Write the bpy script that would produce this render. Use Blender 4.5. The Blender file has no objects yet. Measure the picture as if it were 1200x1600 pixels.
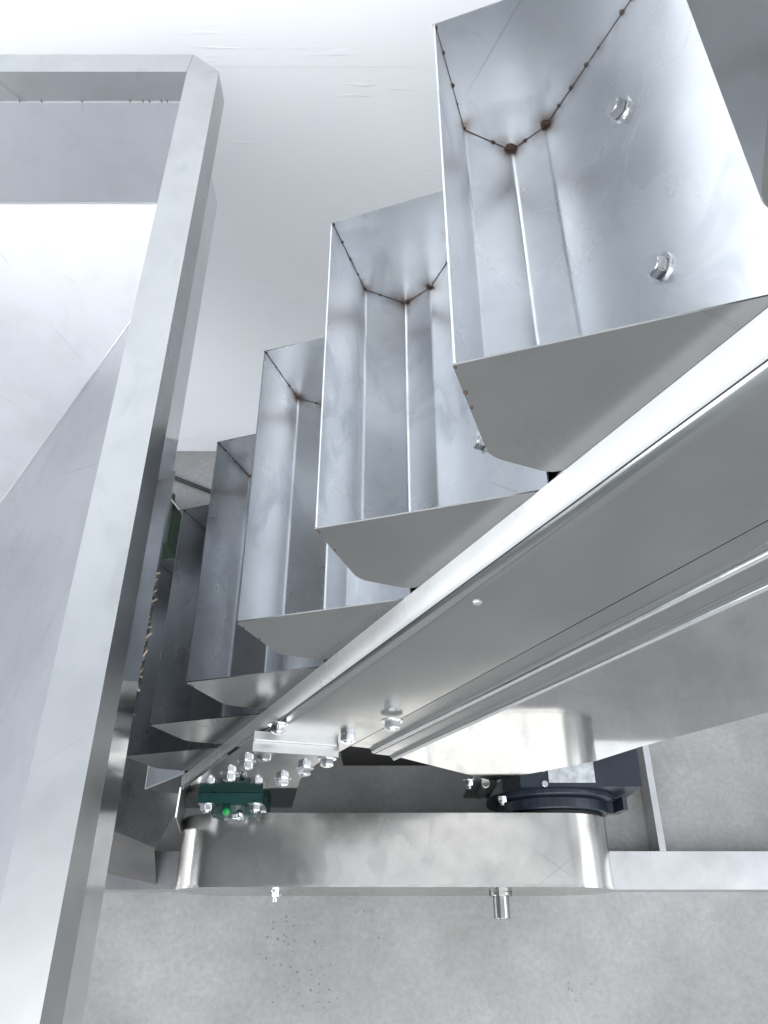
import bpy, bmesh, math, random
from mathutils import Vector, Matrix
random.seed(7)
S = bpy.context.scene
COL = S.collection

# ------------------------------------------------------------------ camera
cam_d = bpy.data.cameras.new("camera")
cam = bpy.data.objects.new("camera", cam_d)
COL.objects.link(cam)
cam_d.sensor_fit = 'VERTICAL'
cam_d.sensor_height = 36.0
cam_d.lens = 36.0 * 1206 / 1600
cam_d.clip_start = 0.01
cam_d.clip_end = 200
cam.location = (0, 0, 0)
cam.rotation_euler = (math.radians(90 - 59.65), 0, 0)
S.camera = cam

# ------------------------------------------------------------------ light
FLOOR = -2.13
WALL = 1.483
w = bpy.data.worlds.new("World")
S.world = w
w.use_nodes = True
bg = w.node_tree.nodes["Background"]
bg.inputs[0].default_value = (0.87, 0.925, 1.0, 1)
bg.inputs[1].default_value = 0.98

def area_lamp(name, loc, rot, sx, sy, power, col):
    l = bpy.data.lights.new(name, 'AREA')
    l.shape = 'RECTANGLE'; l.size = sx; l.size_y = sy
    l.energy = power; l.color = col
    o = bpy.data.objects.new(name, l)
    o.location = loc; o.rotation_euler = rot
    COL.objects.link(o)
    return o

# ceiling lamp row of the hall, and the daylit window front behind the photographer
area_lamp("ceiling_lamp", (-0.2, -2.45, 2.4), (0, 0, 0), 7.6, 4.2, 7.6 * 4.2 * math.pi * 2.4, (1.0, 0.985, 0.955))
area_lamp("wall_fill_lamp", (0.0, -5.0, 1.0), (math.radians(90), 0, 0), 9.0, 2.6, 9.0 * 2.6 * math.pi * 0.5, (0.97, 0.985, 1.0))
area_lamp("wall_fill_lamp", (-5.0, -0.6, -0.4), (math.radians(90), 0, math.radians(-90)), 4.0, 3.2, 4.0 * 3.2 * math.pi * 8.0, (0.97, 0.985, 1.0))  # fill added at the left to brighten the low wall, no known window
area_lamp("wall_fill_lamp", (4.6, 0.35, 0.9), (math.radians(90), 0, math.radians(90)), 2.1, 2.6, 2.1 * 2.6 * math.pi * 3.2, (0.97, 0.985, 1.0))  # fill added at the right to even out the wall, no known window

S.view_settings.view_transform = 'Standard'
S.view_settings.look = 'None'
S.view_settings.exposure = 0.27
S.view_settings.gamma = 1.0

# ------------------------------------------------------------------ materials
def new_mat(name):
    m = bpy.data.materials.new(name); m.use_nodes = True
    nt = m.node_tree
    return m, nt, nt.nodes["Principled BSDF"]

def N(nt, t, **kw):
    n = nt.nodes.new(t)
    for k, v in kw.items():
        if k in n.inputs.keys(): n.inputs[k].default_value = v
        else: setattr(n, k, v)
    return n

def coords(nt, scale=(1, 1, 1), seed=True):
    tc = N(nt, 'ShaderNodeTexCoord')
    src = tc.outputs['Object']
    if seed:
        oi = N(nt, 'ShaderNodeObjectInfo')
        mul = N(nt, 'ShaderNodeMath', operation='MULTIPLY'); mul.inputs[1].default_value = 9.0
        nt.links.new(oi.outputs['Random'], mul.inputs[0])
        add = N(nt, 'ShaderNodeVectorMath', operation='ADD')
        nt.links.new(src, add.inputs[0]); nt.links.new(mul.outputs[0], add.inputs[1])
        src = add.outputs[0]
    mp = N(nt, 'ShaderNodeMapping'); mp.inputs['Scale'].default_value = scale
    nt.links.new(src, mp.inputs[0])
    return mp.outputs[0]

def ramp(nt, src, a, b, lo, hi):
    r = N(nt, 'ShaderNodeMapRange')
    r.inputs[1].default_value = a; r.inputs[2].default_value = b
    r.inputs[3].default_value = lo; r.inputs[4].default_value = hi
    nt.links.new(src, r.inputs[0])
    return r.outputs[0]

def steel(name, base=(0.60, 0.61, 0.62), r0=0.14, r1=0.26, grain=(400, 12, 400), gstr=0.03,
          stain=0.10, blotch=7.0, wob=0.0, smudge=0.0, scratch=0.0, heat_y=None, rust_y=None):
    """cold rolled stainless sheet: smudges vary gloss and tint, fine rolling grain as relief"""
    m, nt, b = new_mat(name)
    b.inputs['Metallic'].default_value = 1.0
    n1 = N(nt, 'ShaderNodeTexNoise', Scale=blotch, Detail=5.0, Roughness=0.6, Distortion=0.6)
    nt.links.new(coords(nt), n1.inputs['Vector'])
    nt.links.new(ramp(nt, n1.outputs[0], 0.32, 0.70, r0, r1), b.inputs['Roughness'])
    n2 = N(nt, 'ShaderNodeTexNoise', Scale=blotch * 2.3, Detail=6.0, Roughness=0.55, Distortion=0.25)
    nt.links.new(coords(nt), n2.inputs['Vector'])
    f = ramp(nt, n2.outputs[0], 0.40, 0.72, 1.0, 1.0 - stain)
    mix = N(nt, 'ShaderNodeMix', data_type='RGBA', blend_type='MULTIPLY')
    mix.inputs[0].default_value = 1.0
    mix.inputs[6].default_value = (*base, 1)
    cmb = N(nt, 'ShaderNodeCombineColor')
    for i in range(3): nt.links.new(f, cmb.inputs[i])
    nt.links.new(cmb.outputs[0], mix.inputs[7])
    colour = mix.outputs[2]
    rsock = b.inputs['Roughness'].links[0].from_socket
    def darken(fac_socket, col):
        nonlocal colour
        mx = N(nt, 'ShaderNodeMix', data_type='RGBA', blend_type='MULTIPLY')
        nt.links.new(fac_socket, mx.inputs[0]); nt.links.new(colour, mx.inputs[6]); mx.inputs[7].default_value = (*col, 1)
        colour = mx.outputs[2]
    if smudge > 0:        # greasy finger and rag marks with soft outlines
        sn = N(nt, 'ShaderNodeTexNoise', Scale=1.0, Detail=3.0, Roughness=0.55, Distortion=0.9)
        nt.links.new(coords(nt, (16, 9, 13)), sn.inputs['Vector'])
        sf = ramp(nt, sn.outputs[0], 0.545, 0.680, 0.0, 1.0)
        sm = N(nt, 'ShaderNodeMath', operation='MULTIPLY'); sm.inputs[1].default_value = smudge
        nt.links.new(sf, sm.inputs[0]); darken(sm.outputs[0], (0.70, 0.72, 0.76))
        ra = N(nt, 'ShaderNodeMath', operation='MULTIPLY_ADD'); ra.inputs[1].default_value = 0.12 * smudge
        nt.links.new(sf, ra.inputs[0]); nt.links.new(rsock, ra.inputs[2]); rsock = ra.outputs[0]
    if scratch > 0:       # thin handling scratches in two directions
        for ang, sc in ((42, (2.0, 640, 2.0)), (-52, (560, 2.5, 2.5)), (-40, (2.0, 2.0, 600))):
            tc = N(nt, 'ShaderNodeMapping'); tc.inputs['Rotation'].default_value = (math.radians(ang), math.radians(ang * .6), math.radians(ang))
            nt.links.new(coords(nt), tc.inputs[0])
            mp2 = N(nt, 'ShaderNodeMapping'); mp2.inputs['Scale'].default_value = sc; nt.links.new(tc.outputs[0], mp2.inputs[0])
            ns = N(nt, 'ShaderNodeTexNoise', Scale=0.35, Detail=1.0); nt.links.new(mp2.outputs[0], ns.inputs['Vector'])
            mk = N(nt, 'ShaderNodeTexNoise', Scale=11.0, Detail=1.0); nt.links.new(coords(nt), mk.inputs['Vector'])
            m1 = ramp(nt, ns.outputs[0], 0.70, 0.77, 0.0, 1.0); m2 = ramp(nt, mk.outputs[0], 0.50, 0.60, 0.0, scratch)
            mu = N(nt, 'ShaderNodeMath', operation='MULTIPLY'); nt.links.new(m1, mu.inputs[0]); nt.links.new(m2, mu.inputs[1])
            darken(mu.outputs[0], (0.55, 0.55, 0.57))
    if heat_y is not None:   # blue-brown heat tint beside the welded joint
        tcn = N(nt, 'ShaderNodeTexCoord'); sx = N(nt, 'ShaderNodeSeparateXYZ'); nt.links.new(tcn.outputs['Object'], sx.inputs[0])
        hf = ramp(nt, sx.outputs['Y'], heat_y - 0.030, heat_y, 0.0, 1.0)
        pw = N(nt, 'ShaderNodeMath', operation='POWER'); pw.inputs[1].default_value = 2.2; nt.links.new(hf, pw.inputs[0])
        hn = N(nt, 'ShaderNodeTexNoise', Scale=38.0, Detail=2.0); nt.links.new(coords(nt), hn.inputs['Vector'])
        hm = N(nt, 'ShaderNodeMath', operation='MULTIPLY'); nt.links.new(pw.outputs[0], hm.inputs[0])
        nt.links.new(ramp(nt, hn.outputs[0], 0.38, 0.66, 0.05, 1.0), hm.inputs[1])
        darken(hm.outputs[0], (0.42, 0.40, 0.42))
    if rust_y is not None:
        tcn = N(nt, 'ShaderNodeTexCoord')
        hn = N(nt, 'ShaderNodeTexNoise', Scale=38.0, Detail=2.0); nt.links.new(coords(nt), hn.inputs['Vector'])
        for cx, cz, r1_ in ((0.0, 0.0035, 0.030), (0.032, 0.033, 0.024), (-0.0545, 0.030, 0.020)):
            dn = N(nt, 'ShaderNodeVectorMath', operation='DISTANCE'); dn.inputs[1].default_value = (cx, rust_y, cz)
            nt.links.new(tcn.outputs['Object'], dn.inputs[0])
            df = ramp(nt, dn.outputs['Value'], 0.004, r1_, 1.0, 0.0)
            dp = N(nt, 'ShaderNodeMath', operation='POWER'); dp.inputs[1].default_value = 1.6; nt.links.new(df, dp.inputs[0])
            dm = N(nt, 'ShaderNodeMath', operation='MULTIPLY'); nt.links.new(dp.outputs[0], dm.inputs[0])
            nt.links.new(ramp(nt, hn.outputs[0], 0.30, 0.62, 0.15, 1.0), dm.inputs[1])
            darken(dm.outputs[0], (0.46, 0.36, 0.30))
    nt.links.new(rsock, b.inputs['Roughness'])
    nt.links.new(colour, b.inputs['Base Color'])
    n3 = N(nt, 'ShaderNodeTexNoise', Scale=1.0, Detail=3.0)
    nt.links.new(coords(nt, grain), n3.inputs['Vector'])
    bp = N(nt, 'ShaderNodeBump', Strength=gstr, Distance=0.0006)
    nt.links.new(n3.outputs[0], bp.inputs['Height'])
    last = bp
    if wob > 0:
        n4 = N(nt, 'ShaderNodeTexNoise', Scale=5.0, Detail=1.5)
        nt.links.new(coords(nt), n4.inputs['Vector'])
        b2 = N(nt, 'ShaderNodeBump', Strength=1.0, Distance=wob)
        nt.links.new(n4.outputs[0], b2.inputs['Height'])
        nt.links.new(bp.outputs[0], b2.inputs['Normal'])
        last = b2
    nt.links.new(last.outputs[0], b.inputs['Normal'])
    return m

def plain(name, col, rough=0.5, metal=0.0, vary=0.25, scale=30.0, bump=0.0):
    m, nt, b = new_mat(name)
    b.inputs['Metallic'].default_value = metal
    n1 = N(nt, 'ShaderNodeTexNoise', Scale=scale, Detail=5.0)
    nt.links.new(coords(nt), n1.inputs['Vector'])
    cr = N(nt, 'ShaderNodeValToRGB')
    cr.color_ramp.elements[0].position = 0.3; cr.color_ramp.elements[1].position = 0.7
    cr.color_ramp.elements[0].color = (*[c * (1 - vary) for c in col], 1)
    cr.color_ramp.elements[1].color = (*[min(1, c * (1 + vary)) for c in col], 1)
    nt.links.new(n1.outputs[0], cr.inputs[0]); nt.links.new(cr.outputs[0], b.inputs['Base Color'])
    nt.links.new(ramp(nt, n1.outputs[0], 0.3, 0.7, rough * 0.85, rough * 1.15), b.inputs['Roughness'])
    if bump:
        bp = N(nt, 'ShaderNodeBump', Strength=1.0, Distance=bump)
        nt.links.new(n1.outputs[0], bp.inputs['Height']); nt.links.new(bp.outputs[0], b.inputs['Normal'])
    return m

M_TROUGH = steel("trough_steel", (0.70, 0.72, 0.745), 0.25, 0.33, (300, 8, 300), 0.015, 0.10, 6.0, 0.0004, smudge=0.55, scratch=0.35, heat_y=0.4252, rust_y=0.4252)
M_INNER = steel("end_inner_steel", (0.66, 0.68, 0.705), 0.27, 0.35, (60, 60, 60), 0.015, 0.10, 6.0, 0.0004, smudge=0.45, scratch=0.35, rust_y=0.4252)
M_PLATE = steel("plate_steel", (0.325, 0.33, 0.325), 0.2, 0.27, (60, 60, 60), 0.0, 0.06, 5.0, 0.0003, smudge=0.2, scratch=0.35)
M_FRAME = steel("frame_steel", (0.34, 0.35, 0.345), 0.17, 0.27, (60, 60, 60), 0.02, 0.07, 4.0, 0.0008, smudge=0.15, scratch=0.10)
M_RAIL = steel("rail_steel", (0.58, 0.59, 0.60), 0.28, 0.38, (60, 60, 60), 0.03, 0.12, 9.0)
M_CASING = steel("casing_steel", (0.42, 0.43, 0.43), 0.045, 0.085, (60, 60, 60), 0.01, 0.10, 5.0, 0.0008, smudge=0.3, scratch=0.35)
M_GUARD = steel("guard_steel", (0.57, 0.56, 0.535), 0.16, 0.26, (8, 300, 300), 0.03, 0.12, 8.0, 0.0010, smudge=0.5, scratch=0.35)
M_RIM = steel("rim_steel", (0.46, 0.47, 0.475), 0.26, 0.35, (500, 10, 500), 0.06, 0.10, 6.0, 0.0005, smudge=0.3, scratch=0.35)
M_SKIRT = steel("skirt_steel", (0.74, 0.75, 0.77), 0.08, 0.14, (500, 10, 500), 0.04, 0.10, 5.0, 0.0008)
M_HOPPER = steel("hopper_steel", (0.575, 0.585, 0.61), 0.38, 0.46, (60, 60, 60), 0.03, 0.10, 4.0, 0.0012, smudge=0.10, scratch=0.35)
M_BEAD = steel("highlight_steel", (0.80, 0.81, 0.82), 0.16, 0.26, (60, 60, 60), 0.01, 0.08, 20.0)
M_STRIP = plain("white_wear_strip", (0.52, 0.53, 0.535), 0.30, 0.0, 0.03, 20.0)
M_BOLT = steel("bolt_steel", (0.78, 0.79, 0.80), 0.12, 0.22, (60, 60, 60), 0.02, 0.10, 60.0)
M_RUST = plain("rusty_weld", (0.060, 0.034, 0.024), 0.75, 0.0, 0.5, 180.0, 0.0004)
M_WELD = plain("weld_line", (0.13, 0.105, 0.09), 0.6, 0.4, 0.5, 120.0)
M_GREEN = plain("bearing_paint", (0.006, 0.045, 0.042), 0.28, 0.0, 0.2, 30.0)
M_CAP = plain("green_cap", (0.01, 0.36, 0.09), 0.35, 0.0, 0.2, 30.0)
M_NAVY = plain("motor_paint", (0.012, 0.018, 0.031), 0.38, 0.0, 0.2, 20.0)
M_LABEL = plain("plate_label", (0.55, 0.57, 0.60), 0.35, 0.6, 0.25, 60.0)
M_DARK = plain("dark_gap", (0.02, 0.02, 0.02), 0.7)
M_CABLE = plain("cable_rubber", (0.018, 0.018, 0.02), 0.5)
M_OLIVE = plain("green_crate_paint", (0.018, 0.040, 0.022), 0.5, 0, 0.3, 20)
M_CHIP = plain("pale_sliver", (0.58, 0.49, 0.38), 0.6, 0, 0.35, 25)
M_TRAY = steel("tray_steel", (0.34, 0.34, 0.335), 0.25, 0.4, (60, 60, 60), 0.02, 0.25, 8.0)
M_TRAYF = plain('tray_front_shade', (0.075, 0.073, 0.071), 0.5, 0, 0.25, 14)  # dark colour stands in for the dark reflection on the tray front

# concrete floor
def concrete():
    m, nt, b = new_mat("concrete")
    c = coords(nt, seed=False)
    big = N(nt, 'ShaderNodeTexNoise', Scale=3.0, Detail=8.0, Roughness=0.62); nt.links.new(c, big.inputs['Vector'])
    fine = N(nt, 'ShaderNodeTexNoise', Scale=75.0, Detail=6.0, Roughness=0.75); nt.links.new(c, fine.inputs['Vector'])
    cr = N(nt, 'ShaderNodeValToRGB')
    e = cr.color_ramp.elements
    e[0].position = 0.34; e[0].color = (0.225, 0.226, 0.222, 1)
    e[1].position = 0.64; e[1].color = (0.330, 0.333, 0.335, 1)
    nt.links.new(big.outputs[0], cr.inputs[0])
    f = ramp(nt, fine.outputs[0], 0.30, 0.70, 0.84, 1.10)
    # dark pits, thick in one patch and thin elsewhere
    vo = N(nt, 'ShaderNodeTexVoronoi', Scale=75.0); nt.links.new(c, vo.inputs['Vector'])
    pn = N(nt, 'ShaderNodeTexNoise', Scale=7.0, Detail=4.0, Roughness=0.7); nt.links.new(c, pn.inputs['Vector'])
    dist = N(nt, 'ShaderNodeVectorMath', operation='DISTANCE'); dist.inputs[1].default_value = (-0.20, 0.06, FLOOR)
    nt.links.new(c, dist.inputs[0])
    near = ramp(nt, dist.outputs['Value'], 0.02, 0.22, 0.20, 0.02)
    thr = N(nt, 'ShaderNodeMath', operation='ADD'); nt.links.new(near, thr.inputs[0])
    nt.links.new(ramp(nt, pn.outputs[0], 0.46, 0.75, -0.06, 0.20), thr.inputs[1])
    lt = N(nt, 'ShaderNodeMath', operation='LESS_THAN'); nt.links.new(vo.outputs['Distance'], lt.inputs[0])
    nt.links.new(thr.outputs[0], lt.inputs[1])
    pit = ramp(nt, lt.outputs[0], 0, 1, 1.0, 0.52)
    mul = N(nt, 'ShaderNodeMath', operation='MULTIPLY'); nt.links.new(f, mul.inputs[0]); nt.links.new(pit, mul.inputs[1])
    cmb = N(nt, 'ShaderNodeCombineColor')
    for i in range(3): nt.links.new(mul.outputs[0], cmb.inputs[i])
    mix = N(nt, 'ShaderNodeMix', data_type='RGBA', blend_type='MULTIPLY'); mix.inputs[0].default_value = 1
    nt.links.new(cr.outputs[0], mix.inputs[6]); nt.links.new(cmb.outputs[0], mix.inputs[7])
    nt.links.new(mix.outputs[2], b.inputs['Base Color'])
    nt.links.new(ramp(nt, big.outputs[0], 0.3, 0.7, 0.42, 0.62), b.inputs['Roughness'])
    bp = N(nt, 'ShaderNodeBump', Strength=0.5, Distance=0.002); nt.links.new(mul.outputs[0], bp.inputs['Height'])
    nt.links.new(bp.outputs[0], b.inputs['Normal'])
    return m

def white_wall():
    m, nt, b = new_mat("white_wall_paint")
    c = coords(nt, seed=False)
    n = N(nt, 'ShaderNodeTexNoise', Scale=2.2, Detail=6.0, Roughness=0.6); nt.links.new(c, n.inputs['Vector'])
    cr = N(nt, 'ShaderNodeValToRGB'); e = cr.color_ramp.elements
    e[0].position = 0.3; e[0].color = (0.84, 0.865, 0.90, 1)
    e[1].position = 0.7; e[1].color = (0.89, 0.905, 0.93, 1)
    nt.links.new(n.outputs[0], cr.inputs[0]); nt.links.new(cr.outputs[0], b.inputs['Base Color'])
    b.inputs['Roughness'].default_value = 0.38
    # trowel drags and hair scratches
    mp = N(nt, 'ShaderNodeMapping'); mp.inputs['Rotation'].default_value = (0, math.radians(28), 0)
    mp.inputs['Scale'].default_value = (5, 5, 60); nt.links.new(c, mp.inputs[0])
    s = N(nt, 'ShaderNodeTexNoise', Scale=1.0, Detail=4.0, Distortion=1.5); nt.links.new(mp.outputs[0], s.inputs['Vector'])
    st = ramp(nt, s.outputs[0], 0.60, 0.68, 0.0, 1.0)
    mask = N(nt, 'ShaderNodeTexNoise', Scale=4.0, Detail=2.0); nt.links.new(c, mask.inputs['Vector'])
    mm = N(nt, 'ShaderNodeMath', operation='MULTIPLY'); nt.links.new(st, mm.inputs[0])
    nt.links.new(ramp(nt, mask.outputs[0], 0.52, 0.62, 0, 1), mm.inputs[1])
    bp = N(nt, 'ShaderNodeBump', Strength=0.6, Distance=0.0012); nt.links.new(mm.outputs[0], bp.inputs['Height'])
    nt.links.new(bp.outputs[0], b.inputs['Normal'])
    return m

M_FLOOR = concrete()
M_WALL = white_wall()

# ------------------------------------------------------------------ mesh helpers
def link(name, bm, mat, parent=None, bevel=0.0, seg=2, smooth=False):
    if bevel:
        ed = [e for e in bm.edges if len(e.link_faces) == 2 and e.calc_face_angle(0) > math.radians(28)]
        bmesh.ops.bevel(bm, geom=ed, offset=bevel, segments=seg, profile=0.6, affect='EDGES', clamp_overlap=True)
    bmesh.ops.recalc_face_normals(bm, faces=bm.faces)
    me = bpy.data.meshes.new(name)
    bm.to_mesh(me); bm.free()
    me.materials.append(mat)
    o = bpy.data.objects.new(name, me)
    COL.objects.link(o)
    if parent: o.parent = parent
    if smooth:
        for p in me.polygons: p.use_smooth = True
        me.set_sharp_from_angle(angle=math.radians(30))
    return o

def prism(bm, poly, vec):
    """closed solid: polygon of 3D points swept along vec"""
    a = [bm.verts.new(p) for p in poly]
    b = [bm.verts.new(Vector(p) + Vector(vec)) for p in poly]
    n = len(a)
    bm.faces.new(a); bm.faces.new(b[::-1])
    for i in range(n):
        bm.faces.new((a[i], b[i], b[(i + 1) % n], a[(i + 1) % n]))

def box(bm, x0, x1, y0, y1, z0, z1):
    prism(bm, [(x0, y0, z0), (x1, y0, z0), (x1, y1, z0), (x0, y1, z0)], (0, 0, z1 - z0))

def offset_line(pts, d):
    """offset an open 2D polyline to its left by d with mitred corners"""
    out = []
    n = len(pts)
    for i in range(n):
        ns = []
        if i > 0:
            e = Vector(pts[i]) - Vector(pts[i - 1]); ns.append(Vector((-e.y, e.x)).normalized())
        if i < n - 1:
            e = Vector(pts[i + 1]) - Vector(pts[i]); ns.append(Vector((-e.y, e.x)).normalized())
        m = sum(ns, Vector((0, 0))); m.normalize()
        k = d / max(0.3, m.dot(ns[0]))
        out.append(tuple(Vector(pts[i]) + m * k))
    return out

def round_line(pts, r, k=4):
    """round the inner corners of a 2D polyline"""
    out = [pts[0]]
    for i in range(1, len(pts) - 1):
        p, a, b = Vector(pts[i]), Vector(pts[i - 1]), Vector(pts[i + 1])
        da, db = (a - p), (b - p)
        rr = min(r, da.length * .45, db.length * .45)
        s, e = p + da.normalized() * rr, p + db.normalized() * rr
        for j in range(k + 1):
            t = j / k
            out.append(tuple(s * (1 - t) ** 2 + p * 2 * t * (1 - t) + e * t * t))
    out.append(pts[-1])
    return out

def bent_sheet(bm, pts, th, fmap, s0, s1):
    """2D polyline given thickness, swept between s0 and s1 by fmap(a, b, s)"""
    lo = offset_line(pts, th)
    outline = list(pts) + lo[::-1]
    n = len(pts)
    A = [bm.verts.new(fmap(a, b, s0)) for a, b in outline]
    B = [bm.verts.new(fmap(a, b, s1)) for a, b in outline]
    m = len(outline)
    for i in range(m):
        bm.faces.new((A[i], A[(i + 1) % m], B[(i + 1) % m], B[i]))
    for V in (A, B):
        for i in range(n - 1):
            bm.faces.new((V[i], V[i + 1], V[m - 2 - i], V[m - 1 - i]))

def cyl(bm, p0, p1, r, seg=20, r2=None):
    p0, p1 = Vector(p0), Vector(p1)
    d = p1 - p0
    q = d.to_track_quat('Z', 'Y').to_matrix().to_4x4()
    mat = Matrix.Translation((p0 + p1) / 2) @ q
    bmesh.ops.create_cone(bm, cap_ends=True, segments=seg, radius1=r, radius2=r if r2 is None else r2,
                          depth=d.length, matrix=mat)

def ball(bm, c, r, sub=2, sc=(1, 1, 1)):
    bmesh.ops.create_icosphere(bm, subdivisions=sub, radius=r,
                               matrix=Matrix.Translation(c) @ Matrix.Diagonal((*sc, 1)))

def tube(bm, pts, r, seg=8):
    rings = []
    pts = [Vector(p) for p in pts]
    for i, p in enumerate(pts):
        d = (pts[min(i + 1, len(pts) - 1)] - pts[max(i - 1, 0)]).normalized()
        q = d.to_track_quat('Z', 'Y')
        rings.append([bm.verts.new(p + q @ Vector((math.cos(a) * r, math.sin(a) * r, 0)))
                      for a in [2 * math.pi * k / seg for k in range(seg)]])
    for a, b in zip(rings, rings[1:]):
        for k in range(seg):
            bm.faces.new((a[k], a[(k + 1) % seg], b[(k + 1) % seg], b[k]))
    bm.faces.new(rings[0]); bm.faces.new(rings[-1][::-1])

def empty(name, loc, label, cat, group=None):
    o = bpy.data.objects.new(name, None)
    o.empty_display_size = 0.05
    o.location = loc
    COL.objects.link(o)
    tag(o, label, cat, group)
    return o

def tag(o, label, cat, group=None):
    o['label'] = label; o['category'] = cat
    if group: o['group'] = group
    return o

def hex_bolt(name, parent, p, d, af=0.013, h=0.0075, washer=True, stud=0.0, spring=False, label=None):
    """hexagon head on a washer: head is the part, washer its sub-part; d points out of the plate"""
    p, d = Vector(p), Vector(d).normalized()
    bm = bmesh.new()
    base = p + d * (0.0018 if washer else 0.0)
    top = base + d * h
    cyl(bm, base, top, af / 1.732, 6)
    bmesh.ops.bevel(bm, geom=bm.edges[:], offset=af * 0.06, segments=2, affect='EDGES')
    cyl(bm, top - d * 0.0002, top + d * 0.0006, af * 0.42, 20)
    if stud: cyl(bm, top, top + d * stud, af * 0.30, 14)
    o = link(name, bm, M_BOLT, parent)
    if washer:
        bm = bmesh.new()
        cyl(bm, p - d * 0.0002, p + d * 0.0017, af * 0.74, 24)
        wsh = link("washer", bm, M_BOLT, o, 0.0004)
    return o

# ------------------------------------------------------------------ setting
bm = bmesh.new()
box(bm, -6, 6, -6, WALL + 0.3, FLOOR - 0.15, FLOOR)
o = link("floor", bm, M_FLOOR); o['kind'] = 'structure'
bm = bmesh.new()
box(bm, -6, 6, WALL, WALL + 0.2, FLOOR + 0.001, 1.9)
o = link("wall", bm, M_WALL); o['kind'] = 'structure'
bm = bmesh.new()
box(bm, -6, 6, WALL - 0.0006, WALL - 0.0002, -0.845, 1.88)
c = link("wall_upper_coat", bm, M_WALL, o)

# ------------------------------------------------------------------ inclined bucket conveyor
ANG = math.radians(64.0)
NV = Vector((-math.sin(ANG), 0, math.cos(ANG)))     # square to the incline, out of the carrying side
TV = Vector((math.cos(ANG), 0, math.sin(ANG)))      # up the incline
def Q(q, t, y): 
    v = NV * q + TV * t
    return Vector((v.x, y, v.z))
def qmap(a, b, s): return Q(a, s, b)                # profile (q, y) swept along t

conv = empty("bucket_conveyor", (0.0, 0.55, FLOOR),
             "steep stainless steel conveyor frame with side panels, drive guard and base beam under the buckets", "conveyor")
def cpart(name, bm, mat, parent=None, **kw):
    o = link(name, bm, mat, parent or conv, **kw)
    if (parent or conv) is conv: o.matrix_parent_inverse = Matrix.Translation(-conv.location)
    return o

T0, T1 = -1.742, 1.50
bm = bmesh.new()
bent_sheet(bm, round_line([(-0.5306, 0.3232), (-0.5306, 0.320), (-0.3885, 0.320), (-0.3805, 0.3265), (-0.3805, 0.334)], 0.006), -0.002, qmap, T0, T1)
cpart("side_panel", bm, M_FRAME, smooth=True)
bm = bmesh.new()
prism(bm, [Q(-0.3890, T0, 0.3280), Q(-0.3705, T0, 0.3280), Q(-0.3705, T0, 0.3450), Q(-0.3890, T0, 0.3450)], TV * (T1 - T0))
cpart("rail_lip", bm, M_RAIL, bevel=0.002)
bm = bmesh.new()
arc = [(-0.3735 + 0.0080 * math.sin(math.pi / 2 * k / 9) ** 0.8, 0.3262 + 0.0130 * (1 - math.cos(math.pi / 2 * k / 9))) for k in range(10)] + [(-0.3653, 0.3497)]
prism(bm, [Q(-0.3765, T0 - 0.005, 0.3262)] + [Q(a, T0 - 0.005, b_) for a, b_ in arc] + [Q(-0.3765, T0 - 0.005, 0.3497)], TV * (T1 - T0 + 0.01))
cpart("top_rail", bm, M_STRIP, smooth=True)
bm = bmesh.new()
prism(bm, [Q(-0.5400, -1.30, .3238), Q(-0.5250, -1.30, .3238), Q(-0.5250, -1.30, .3262), Q(-0.5400, -1.30, .3262)], TV * 2.7)
cpart("seam_shade_strip", bm, M_DARK)  # dark strip added to paint the shade inside the open seam
for qq, yy, rr in ((-0.5755, 0.3150, 0.0036), (-0.6155, 0.3070, 0.0034)):
    bm = bmesh.new()
    tube(bm, [Q(qq, -1.2225, yy), Q(qq, T1, yy)], rr, 14)
    cpart("highlight_bead", bm, M_BEAD, smooth=True)  # tubes added in brighter steel to draw the bends' highlight lines
bm = bmesh.new()
chan = [(-0.5338, 0.3214), (-0.5700, 0.3215), (-0.5775, 0.3130), (-0.6080, 0.3130),
        (-0.6120, 0.3085), (-0.6180, 0.3085), (-0.6205, 0.3130), (-0.6205, 0.3270)]
bent_sheet(bm, round_line(chan, 0.004, 3), 0.002, qmap, -1.223, T1)
cpart("lower_channel", bm, M_FRAME, smooth=True)
# polished casing sheet below the channel
bm = bmesh.new()
end = Vector((0.5801, 0, -1.1591)) + Vector((0.52, 0, 0.854)) * 2.2
poly = [Q(-0.600, -1.190, .328), (-0.0228, .328, -1.3976), (0.2258, .328, -1.6643), (0.2419, .328, -1.6480), (0.3967, .328, -1.4829),
        (0.4483, .328, -1.3742), (0.5801, .328, -1.1591), (end.x, .328, end.z), Q(-0.600, 1.45, .328)]
prism(bm, poly, (0, 0.002, 0))
cpart("casing_sheet", bm, M_CASING, bevel=0.0007)
bm = bmesh.new()
bent_sheet(bm, [(0.2419, -1.6480), (0.3967, -1.4829), (0.4483, -1.3742), (0.5801, -1.1591), (end.x, end.z)], 0.002,
           lambda a, b, s: Vector((a, s, b)), 0.3303, 0.798)
cpart("casing_floor", bm, M_FRAME)
# far side frame and the deck between
bm = bmesh.new()
prism(bm, [Q(-0.5315, T0, .800), Q(-0.375, T0, .800), Q(-0.375, T0, .803), Q(-0.5315, T0, .803)], TV * (T1 - T0))
cpart("far_side_panel", bm, M_FRAME, bevel=0.0008)
bm = bmesh.new()
prism(bm, [Q(-0.398, T0 + .2, .336), Q(-0.396, T0 + .2, .336), Q(-0.396, T0 + .2, .798), Q(-0.398, T0 + .2, .798)], TV * (T1 - T0 - .2))
cpart("carrying_deck", bm, M_RAIL)
bm = bmesh.new()
prism(bm, [Q(-0.60, -1.10, .3305), Q(-0.598, -1.10, .3305), Q(-0.598, -1.10, .798), Q(-0.60, -1.10, .798)], TV * 2.5)
cpart("return_deck", bm, M_FRAME)
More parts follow.
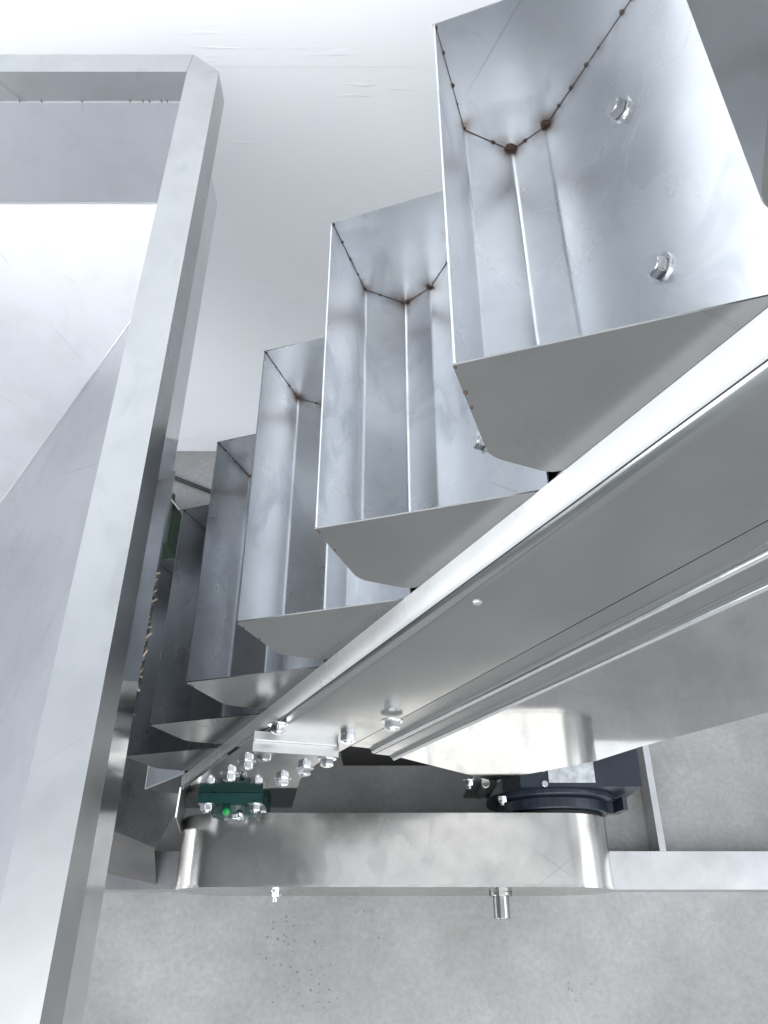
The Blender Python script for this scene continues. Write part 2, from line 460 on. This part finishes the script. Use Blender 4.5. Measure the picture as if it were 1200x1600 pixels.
# chain strands with rollers
for yy in (0.358, 0.768):
    bm = bmesh.new()
    prism(bm, [Q(-0.393, -1.72, yy - .007), Q(-0.3795, -1.72, yy - .007), Q(-0.3795, -1.72, yy + .007), Q(-0.393, -1.72, yy + .007)], TV * 3.1)
    cpart("chain_strand", bm, M_RAIL)
# screw on the panel
o = hex_bolt("pan_screw", conv, (0.0950, 0.320, -0.725), (0, -1, 0), 0.010, 0.003, False)
o.matrix_parent_inverse = Matrix.Translation(-conv.location)

# bearing plate with its bent top ledge
bm = bmesh.new()
prism(bm, [(-0.462, .313, -1.900), (-0.425, .313, -1.690), (-0.2080, .313, -1.2480), (-0.0760, .313, -1.2900), (-0.165, .313, -1.575), (-0.215, .313, -1.900)], (0, 0.006, 0))
bp = cpart("bearing_plate", bm, M_CASING, bevel=0.001)
bm = bmesh.new()
prism(bm, [(-0.2080, .2905, -1.2500), (-0.0740, .2905, -1.2900), (-0.0740, .3125, -1.2895), (-0.2080, .3125, -1.2495)], (0, 0, 0.006))
cpart("plate_ledge", bm, M_RAIL, bevel=0.002)
bm = bmesh.new()
prism(bm, [(-0.2050, .3065, -1.2430), (-0.0770, .3065, -1.2815), (-0.0770, .3190, -1.2810), (-0.2050, .3190, -1.2425)], (0, 0, 0.012))
cpart("plate_ledge", bm, M_RAIL, bevel=0.003)
bm = bmesh.new()      # turned end of the side frame
prism(bm, [(-0.468, .262, -1.915), (-0.430, .262, -1.700), (-0.424, .319, -1.685), (-0.464, .319, -1.915)], (-0.003, 0, 0.001))
cpart("frame_end_flange", bm, M_RAIL, bevel=0.001)
for (x, z, y) in [(-0.1624, -1.1967, .320), (-0.2055, -1.352, .313), (-0.2465, -1.420, .313), (-0.2944, -1.520, .313), (-0.199, -1.570, .313),
               (-0.1467, -1.470, .313), (-0.1006, -1.395, .313), (-0.0579, -1.255, .320), (0.0122, -1.150, .313)]:
    o = hex_bolt("hex_bolt", conv, (x, y, z), (0, -1, 0), 0.023, 0.011, True, 0.002)
    o.matrix_parent_inverse = Matrix.Translation(-conv.location)

# flange bearing
BX, BZ = -0.325, -1.780
bm = bmesh.new()
h = 0.068
prism(bm, [(BX - h, .293, BZ - h), (BX + h, .293, BZ - h), (BX + h, .293, BZ + h), (BX - h, .293, BZ + h)], (0, 0.0195, 0))
bearing = cpart("flange_bearing", bm, M_GREEN, bevel=0.007)
bm = bmesh.new()
cyl(bm, (BX, .2935, BZ), (BX, .274, BZ), 0.054, 32, 0.047)
cpart("bearing_hub", bm, M_GREEN, bearing, bevel=0.003)
bearing.children[0].matrix_parent_inverse = Matrix.Identity(4)
bm = bmesh.new()
ball(bm, (BX - 0.008, .278, BZ + 0.055), 0.0085)
cyl(bm, (BX - 0.008, .281, BZ + 0.042), (BX - 0.008, .278, BZ + 0.055), 0.007, 12)
cpart("grease_cap", bm, M_CAP, bearing, smooth=True)
bm = bmesh.new()
cyl(bm, (BX, .300, BZ), (BX, .268, BZ), 0.022, 24)
cpart("drive_shaft", bm, M_BOLT, bearing, bevel=0.001)
for sx in (-1, 1):
    for sz in (-1, 1):
        hex_bolt("bearing_bolt", bearing, (BX + sx * .051, .293, BZ + sz * .051), (0, -1, 0), 0.024, 0.012, True, 0.004)
hex_bolt("grease_nipple", bearing, (BX + 0.020, .276, BZ + 0.046), (0, -0.7, 0.7), 0.014, 0.01, False, 0.008)

# chain guard: flat sided box with round ends
def stadium(cx0, cx1, cz, r, k=24):
    pts = []
    for i in range(k + 1):
        a = math.pi / 2 + math.pi * i / k
        pts.append((cx0 + math.cos(a) * r, cz + math.sin(a) * r))
    for i in range(k + 1):
        a = -math.pi / 2 + math.pi * i / k
        pts.append((cx1 + math.cos(a) * r, cz + math.sin(a) * r))
    return pts
GX0, GX1, GZ, GR = -0.345, 0.392, -1.920, 0.120
bm = bmesh.new()
prism(bm, [(x, .1445, z) for x, z in stadium(GX0, GX1, GZ, GR)], (0, 0.1425, 0))
guard = cpart("chain_guard", bm, M_GUARD, smooth=True)
bm = bmesh.new()
prism(bm, [(x, .1395, z) for x, z in stadium(GX0, GX1, GZ, GR + 0.0022)], (0, 0.0048, 0))
cpart("guard_cover", bm, M_GUARD, guard, bevel=0.001)
bm = bmesh.new()
cyl(bm, (0.262, .1390, -1.93), (0.262, .086, -1.93), 0.018, 24)
cyl(bm, (0.262, .1395, -1.93), (0.262, .131, -1.93), 0.026, 24)
cpart("guard_stud", bm, M_FRAME, guard, bevel=0.001)
hex_bolt("guard_bolt", guard, (-0.240, .1395, -1.900), (0, -1, 0), 0.016, 0.010, True, 0.010)
bm = bmesh.new()
prism(bm, [(-0.232, .126, -1.893), (-0.205, .122, -1.888), (-0.203, .130, -1.894), (-0.230, .134, -1.899)], (0, 0, -0.003))
cpart("wing_tab", bm, M_BOLT, guard, bevel=0.0006)

# gear motor behind the guard
bm = bmesh.new()
box(bm, 0.300, 0.566, .3350, .600, -2.040, -1.762)
motor = cpart("gear_motor", bm, M_NAVY, bevel=0.022, seg=4)
bm = bmesh.new()
cyl(bm, (0.392, .336, GZ), (0.392, .322, GZ), 0.150, 48)
cpart("motor_collar", bm, M_NAVY, motor, bevel=0.003)
bm = bmesh.new()
cyl(bm, (0.392, .3215, GZ), (0.392, .2960, GZ), 0.128, 48)
cpart("motor_flange", bm, M_NAVY, motor, bevel=0.003)
bm = bmesh.new()
cyl(bm, (0.392, .2955, GZ), (0.392, .2880, GZ), 0.112, 48)
cpart("pilot_ring", bm, M_DARK, motor, bevel=0.001)
bm = bmesh.new()     # foot lug at the right of the flange
prism(bm, [(0.500, .300, -1.915), (0.545, .300, -1.905), (0.552, .300, -1.845), (0.540, .300, -1.838), (0.530, .300, -1.885), (0.500, .300, -1.895)], (0, 0.028, 0))
cpart("motor_lug", bm, M_NAVY, motor, bevel=0.003)
bm = bmesh.new()
box(bm, 0.362, 0.464, .3430, .4150, -1.7615, -1.7600)
npl = cpart("name_plate", bm, M_LABEL, motor, bevel=0.0005)
for (x, y) in ((0.352, .372), (0.352, .340)):
    hex_bolt("motor_screw", motor, (x, y, -1.7625), (0, 0, 1), 0.013, 0.007, False)
# take-up stud beside the motor
bm = bmesh.new()
cyl(bm, (0.215, .330, -1.700), (0.215, .330, -1.830), 0.009, 16)
box(bm, 0.185, 0.245, .335, .341, -1.90, -1.66)
cpart("tension_bracket", bm, M_FRAME, bevel=0.001)
for p in ((0.178, .335, -1.690), (0.262, .320, -1.800)):
    o = hex_bolt("hex_bolt", conv, p, (0, -1, 0), 0.017, 0.010, True, 0.006)
    o.matrix_parent_inverse = Matrix.Translation(-conv.location)
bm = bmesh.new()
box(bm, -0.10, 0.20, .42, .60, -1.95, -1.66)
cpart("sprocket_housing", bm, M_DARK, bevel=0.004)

# base frame of square tube
for nm, b in (("base_beam", (-0.72, 1.8, .1535, .2380)), ("base_beam", (-0.72, 1.8, .9000, .9800))):
    bm = bmesh.new(); box(bm, b[0], b[1], b[2], b[3], FLOOR, -2.050)
    cpart(nm, bm, M_RAIL, bevel=0.003)
bm = bmesh.new(); box(bm, 0.676, 0.692, .2385, .8995, FLOOR, -2.0515)
cpart("cross_beam", bm, M_RAIL, bevel=0.003)
bm = bmesh.new(); box(bm, 1.20, 1.28, .34, .42, -2.048, -0.05)
cpart("frame_leg", bm, M_RAIL, bevel=0.003)
bm = bmesh.new(); box(bm, 1.20, 1.28, .81, .89, -2.048, -0.05)
cpart("frame_leg", bm, M_RAIL, bevel=0.003)
# shaft and sprocket at the foot
bm = bmesh.new()
cyl(bm, (BX, .319, BZ), (BX, .83, BZ), 0.020, 20)
cpart("foot_shaft", bm, M_BOLT)
for yy in (.372, .755):
    bm = bmesh.new(); cyl(bm, (BX, yy - .006, BZ), (BX, yy + .006, BZ), 0.075, 36)
    cpart("foot_sprocket", bm, M_FRAME, bevel=0.001)

# ------------------------------------------------------------------ buckets
# section in (x, z) from the outer lip A round to the chain-side lip F
A = (0.0, 0.0); C = (0.0375, -0.1080); D = (0.0920, -0.1325); E_ = (0.1240, -0.1040); F = (0.2030, 0.0700)
OX, OZ = 0.0920, -0.1340          # the empty sits under the bucket's lowest bend
L = 0.4252
sec = round_line([A, C, D, E_, F], 0.0035, 3)
sec_plate = round_line([A, C, D, E_, F], 0.012, 5)
def bmap(a, b, s): return Vector((a - OX, s, b - OZ))

def make_bucket():
    root = empty("conveyor_bucket", (0, 0, 0), "bucket", "bucket", "stepped buckets on the conveyor")
    bm = bmesh.new()
    bent_sheet(bm, sec, -0.0016, bmap, 0.0016, L - 0.0016)
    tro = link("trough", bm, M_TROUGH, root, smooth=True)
    tro.data.materials.append(M_PLATE)              # outer faces coloured darker, their dark reflections painted in
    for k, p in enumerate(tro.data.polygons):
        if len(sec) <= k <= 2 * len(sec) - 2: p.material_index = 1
    out = offset_line(sec_plate, -0.0024)
    for y0 in (0.0, L - 0.0015):
        bm = bmesh.new()
        prism(bm, [bmap(a, b, y0) for a, b in out], (0, 0.0015, 0))
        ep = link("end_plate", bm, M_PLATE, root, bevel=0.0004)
        ep.data.materials.append(M_INNER)          # same sheet coloured lighter inside, its brightness painted in
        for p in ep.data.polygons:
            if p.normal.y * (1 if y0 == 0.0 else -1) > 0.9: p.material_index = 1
    # two hex head bolts through the chain-side wall
    d = (Vector(F) - Vector(E_)).normalized()
    nrm = Vector((-d.y, 0, d.x))
    for yb in (0.110, 0.312):
        p = Vector(E_) + d * 0.0970
        hex_bolt("hex_bolt", root, bmap(p.x, p.y, yb), nrm, 0.0165, 0.0078, True)
    return root

def add_welds(root, seed, first):
    """tack welds and a thin seam where the far end plate meets the trough, different on every bucket"""
    line = [A, C, D, E_, F]
    bm = bmesh.new()
    inn = offset_line(sec, 0.0003)
    tube(bm, [bmap(a, b, L - 0.0018) for a, b in inn], 0.00042, 6)
    link("weld_seam", bm, M_WELD, root, smooth=True)
    bm = bmesh.new()
    rnd = random.Random(seed)
    for i in range(4):
        p, q = Vector(line[i]), Vector(line[i + 1])
        n = max(2, int((q - p).length / 0.023))
        for k in range(n + 1):
            if k == 0 and i > 0: continue
            t = min(1, max(0.03, (k + rnd.uniform(-.30, .30)) / n)) if k < n else 1.0
            c = p.lerp(q, t)
            big = (k == n and i in (1, 2))
            up = 0.0035 if k == n else 0.0
            if not first: r_k = 0.72
            else: r_k = 1.0
            for m in range((4 if first else 2) if big else 1):
                r = rnd.uniform(0.0030, 0.0046) if big else rnd.uniform(0.0015, 0.0031)
                r *= r_k
                jx, jz = (rnd.uniform(-.0035, .0035), rnd.uniform(-.001, .0035)) if big else (0, 0)
                ball(bm, bmap(c.x + jx, c.y + jz + up * .5, L - 0.0022), r, 2, (rnd.uniform(.8, 1.3), 0.5, rnd.uniform(.7, 1.1)))
    ws = link("weld_spots", bm, M_RUST, root, smooth=True); ws['kind'] = 'stuff'
    bm = bmesh.new()
    for k in range(3):
        t = rnd.uniform(0.02, 0.55) if k else 0.025
        c = Vector(A).lerp(Vector(C), t); ball(bm, bmap(c.x - .001, c.y, 0.0004), rnd.uniform(.0012, .0022), 1)
    ws2 = link("weld_spots", bm, M_RUST, root, smooth=True); ws2['kind'] = 'stuff'

def copy_tree(o, parent=None):
    c = o.copy(); COL.objects.link(c)
    if parent: c.parent = parent
    for ch in list(o.children): copy_tree(ch, c)
    return c

proto = make_bucket()
A1 = Vector((0.0486, 0.350, -0.4004))
STEP = Vector((0.1112, 0, 0.2280))
labels = {0: "highest bucket, only its dark underside showing at the top right corner",
          1: "largest bucket, mouth open to the camera with two hex bolts on its inner wall",
          2: "second open bucket down, directly under the big one, with a bolt beside its plate",
          3: "third open bucket down the steps, left half of its trough in view",
          4: "fourth bucket down, its pointed end plate next to the bright rail",
          5: "fifth bucket down, bluish inner wall close to the hopper side",
          6: "sixth bucket near the foot of the conveyor, its wall dark behind the pale slivers",
          7: "lowest bucket, tipped over while rounding the foot sprocket"}
todo = []
for i in range(0, 8):
    b = proto if i == 0 else copy_tree(proto)
    b['label'] = labels[i]
    todo.append((b, 31 + i))
    if i <= 6:
        a = A1 - STEP * (i - 1)
        if i == 0: a = a + Vector((0.006, 0, 0.008))
        b.location = a + Vector((OX, 0, OZ))
    else:
        cq = Vector((BX, 0, BZ)); al = math.radians(34)
        a6 = A1 - STEP * 5
        m6 = a6 + Vector((0.1635, 0, -0.017))
        foot = Vector((BX, 0, BZ)) + NV * ((m6 - cq).dot(NV))    # where the chain meets the sprocket
        rel = (a6 + Vector((OX, 0, OZ))) - m6
        R = Matrix.Rotation(-al, 3, 'Y')
        p = cq + R @ (NV * ((m6 - cq).dot(NV)) + rel)
        b.location = (p.x + 0.028, 0.350, p.z)
        b.rotation_euler = (0, -al, 0)

for b, sd in todo: add_welds(b, sd, sd == 32)

# ------------------------------------------------------------------ feed hopper
RZ = -0.710
hop = empty("feed_hopper", (-0.93, 0.30, FLOOR), "large open stainless hopper with a boxed rim beside the bucket steps", "hopper")
def hpart(name, bm, mat, parent=None, **kw):
    o = link(name, bm, mat, parent or hop, **kw)
    if parent is None: o.matrix_parent_inverse = Matrix.Translation(-hop.location)
    return o
XO, XI, YO, YI = -0.2645, -0.3155, 1.2815, 1.2324
XL, XLI, YF, YFI = -1.650, -1.599, -0.700, -0.649
D_ = (0, 0, -0.050)
bm = bmesh.new()
prism(bm, [(XI, YI, RZ), (-0.3108, YO, RZ), (XO, YI, RZ), (XO, YFI, RZ), (-0.31, YF, RZ), (XI, YFI, RZ)], D_)
hpart("rim_side", bm, M_RIM, bevel=0.0055, seg=4)
bm = bmesh.new()
prism(bm, [(XI - .0006, YI, RZ), (-0.3114, YO, RZ), (-1.6037, YO, RZ), (XLI + .0006, YI, RZ)], D_)
hpart("rim_back", bm, M_RIM, bevel=0.0055, seg=4)
bm = bmesh.new()
prism(bm, [(XLI, YI, RZ), (-1.6043, YO, RZ), (XL, YI, RZ), (XL, YFI, RZ), (-1.604, YF, RZ), (XLI, YFI, RZ)], D_)
hpart("rim_side", bm, M_RIM, bevel=0.0055, seg=4)
bm = bmesh.new()
prism(bm, [(XI - .0006, YFI, RZ), (-0.3106, YF, RZ), (-1.6034, YF, RZ), (XLI + .0006, YFI, RZ)], D_)
hpart("rim_front", bm, M_RIM, bevel=0.0055, seg=4)
# body: upright sheet walls under the rim and four slopes down to the outlet
BT, BB = -0.7604, -0.9570
XB, XBL, YB, YBF = -0.3125, -1.6020, 1.2315, -0.6470
def quad(name, pts, mat, th=0.002, bev=0.0005):
    p = [Vector(v) for v in pts]
    n = (p[1] - p[0]).cross(p[2] - p[1]).normalized() * th
    bm = bmesh.new(); prism(bm, p, n)
    return hpart(name, bm, mat, bevel=bev)
quad("skirt_side", [(XB, YB, BT), (XB, YB, BB), (XB, YBF, BB), (XB, YBF, BT)], M_SKIRT)
quad("skirt_side", [(XBL, YB, BT), (XBL, YBF, BT), (XBL, YBF, BB), (XBL, YB, BB)], M_SKIRT)
quad("back_plate", [(XB - .0025, YB, BT), (XBL + .0025, YB, BT), (XBL + .0025, YB, BB), (XB - .0025, YB, BB)], M_HOPPER)
quad("front_plate", [(XB - .0025, YBF, BB), (XBL + .0025, YBF, BB), (XBL + .0025, YBF, BT), (XB - .0025, YBF, BT)], M_HOPPER)
KX, KY = 0.620, 0.3752; ZO = BB - KX * 0.978
xr, xl, yb, yf = XB - .002, XBL + .002, YB, YBF
ox0, ox1, oy0, oy1 = xr - KX, xl + KX, yb - KY, yf + KY
quad("slope_back", [(xr, yb, BB - .001), (xl, yb, BB - .001), (ox1, oy0, ZO), (ox0, oy0, ZO)], M_HOPPER)
quad("slope_side", [(xr, yf, BB - .001), (xr, yb, BB - .001), (ox0, oy0, ZO), (ox0, oy1, ZO)], M_HOPPER)
quad("slope_side", [(xl, yb, BB - .001), (xl, yf, BB - .001), (ox1, oy1, ZO), (ox1, oy0, ZO)], M_HOPPER)
quad("slope_front", [(xl, yf, BB - .001), (xr, yf, BB - .001), (ox0, oy1, ZO), (ox1, oy1, ZO)], M_HOPPER)
bm = bmesh.new()
tube(bm, [(xr - .001, yb - .001, BB + .001), (ox0 - .001, oy0 - .001, ZO + .001)], 0.0022, 8)
hpart("corner_seam", bm, M_RAIL, smooth=True)
bm = bmesh.new()
tube(bm, [(xr, yb - .001, BB + .0015), (xl, yb - .001, BB + .0015)], 0.0022, 8)
hpart("fold_seam", bm, M_RAIL, smooth=True)
box_bm = bmesh.new()
for (a, b_, c_, d_) in ((ox1, ox0, oy0, oy0 + .003), (ox1, ox0, oy1 - .003, oy1), (ox0, ox0 + .003, oy1, oy0), (ox1 - .003, ox1, oy1, oy0)):
    box(box_bm, a, b_, c_, d_, ZO - 0.25, ZO - .001)
hpart("outlet_spout", box_bm, M_SKIRT)
bm = bmesh.new()
rnd = random.Random(5)
for x in [-0.36, -0.372, -0.385, -0.40, -0.42, -0.50, -0.565, -0.60, -0.64, -0.70, -0.76, -0.83, -0.9]:
    x += rnd.uniform(-.004, .004)
    hgt = rnd.uniform(.004, .011)
    y0 = YB - .0005; z0 = BT + .004
    tube(bm, [(x, y0, z0), (x + rnd.uniform(-.002, .003), y0, z0 - hgt * 1.4)], 0.0007, 5)
wm = hpart("weld_marks", bm, M_WELD); wm['kind'] = 'stuff'
for (x, y) in ((-1.58, 1.0), (-1.58, -0.42), (-0.33, -0.58)):
    bm = bmesh.new(); box(bm, x - .025, x + .025, y - .025, y + .025, FLOOR, BB - 0.08 if x < -1 else BB)
    hpart("hopper_leg", bm, M_RIM, bevel=0.003)
# feed tray running from the outlet to the low buckets
bm = bmesh.new()
prism(bm, [(-0.62, .34, -1.310), (-0.3915, .34, -1.212), (-0.3915, .80, -1.212), (-0.62, .80, -1.310)], (0, 0, -0.002))
hpart("feed_tray", bm, M_SKIRT, bevel=0.0005)

# ------------------------------------------------------------------ small things
rnd = random.Random(11)
for i in range(13):
    y = 0.585 - i * 0.0165 + rnd.uniform(-.004, .004)
    bm = bmesh.new()
    l = rnd.uniform(.007, .013); r = rnd.uniform(.0015, .0022)
    pts = [(-l, 0, 0), (-l * .4, .0006, .0008), (l * .3, -.0006, .001), (l, .0006, 0)]
    tube(bm, pts, r, 7)
    o = link("pale_sliver", bm, M_CHIP, smooth=True)
    o.location = (-0.398 + rnd.uniform(-.003, .003), y, -1.2135 + r)
    o.rotation_euler = (0, -0.3, rnd.uniform(-1.3, 1.3))
    tag(o, "small pale brown sliver lying on the tray edge between hopper and lowest buckets", "sliver", "pale slivers on the tray edge")

# drip tray on the base at the hopper's foot
tr = empty("drip_tray", (-0.62, .25, -2.05), "dark grey sheet metal drip tray between hopper and drive guard", "tray")
def tpart(name, pts, vec, mat=None):
    bm = bmesh.new(); prism(bm, pts, vec)
    o = link(name, bm, mat or M_TRAY, tr, bevel=0.001); o.matrix_parent_inverse = Matrix.Translation(-tr.location)
    return o
tpart("tray_front", [(-0.86, .345, -1.990), (-0.546, .235, -1.990), (-0.546, .165, -2.046), (-0.86, .225, -2.046)], (0, 0.004, 0.003), M_TRAYF)
tpart("tray_top", [(-0.86, .349, -1.988), (-0.546, .239, -1.988), (-0.500, .330, -1.988), (-0.50, .62, -1.988), (-0.86, .62, -1.988)], (0, 0, -0.002))

# cable on the floor along the wall
bm = bmesh.new()
tube(bm, [(-1.2, 1.45, FLOOR + .007), (-0.95, 1.44, FLOOR + .007), (-0.72, 1.388, FLOOR + .007), (-0.56, 1.319, FLOOR + .007), (-0.35, 1.26, FLOOR + .007), (0.0, 1.30, FLOOR + .007), (0.5, 1.36, FLOOR + .007)], 0.0065, 10)
o = link("floor_cable", bm, M_CABLE, smooth=True)
tag(o, "black cable lying on the floor in front of the white wall", "cable")
# green crate and leaning steel offcut behind the hopper
cr = empty("green_crate", (-0.76, 1.14, FLOOR), "dark green crate on the floor seen in the gap behind the hopper", "crate")
bm = bmesh.new(); box(bm, -0.90, -0.645, 1.075, 1.235, FLOOR + .001, -2.02)
o = link("crate_body", bm, M_OLIVE, cr, bevel=0.004); o.matrix_parent_inverse = Matrix.Translation(-cr.location)
bm = bmesh.new(); box(bm, -0.905, -0.640, 1.070, 1.240, -2.0195, -2.005)
o = link("crate_rim", bm, M_OLIVE, cr, bevel=0.004); o.matrix_parent_inverse = Matrix.Translation(-cr.location)
bm = bmesh.new()
prism(bm, [(-0.735, 1.30, FLOOR + .003), (-0.650, 1.255, FLOOR + .003), (-0.615, 1.175, -1.998), (-0.655, 1.225, -1.998)], (0.002, 0.003, 0))
o = link("steel_offcut", bm, M_RAIL, bevel=0.0005)
tag(o, "pale strip of sheet steel leaning against the dark green crate", "steel strip")
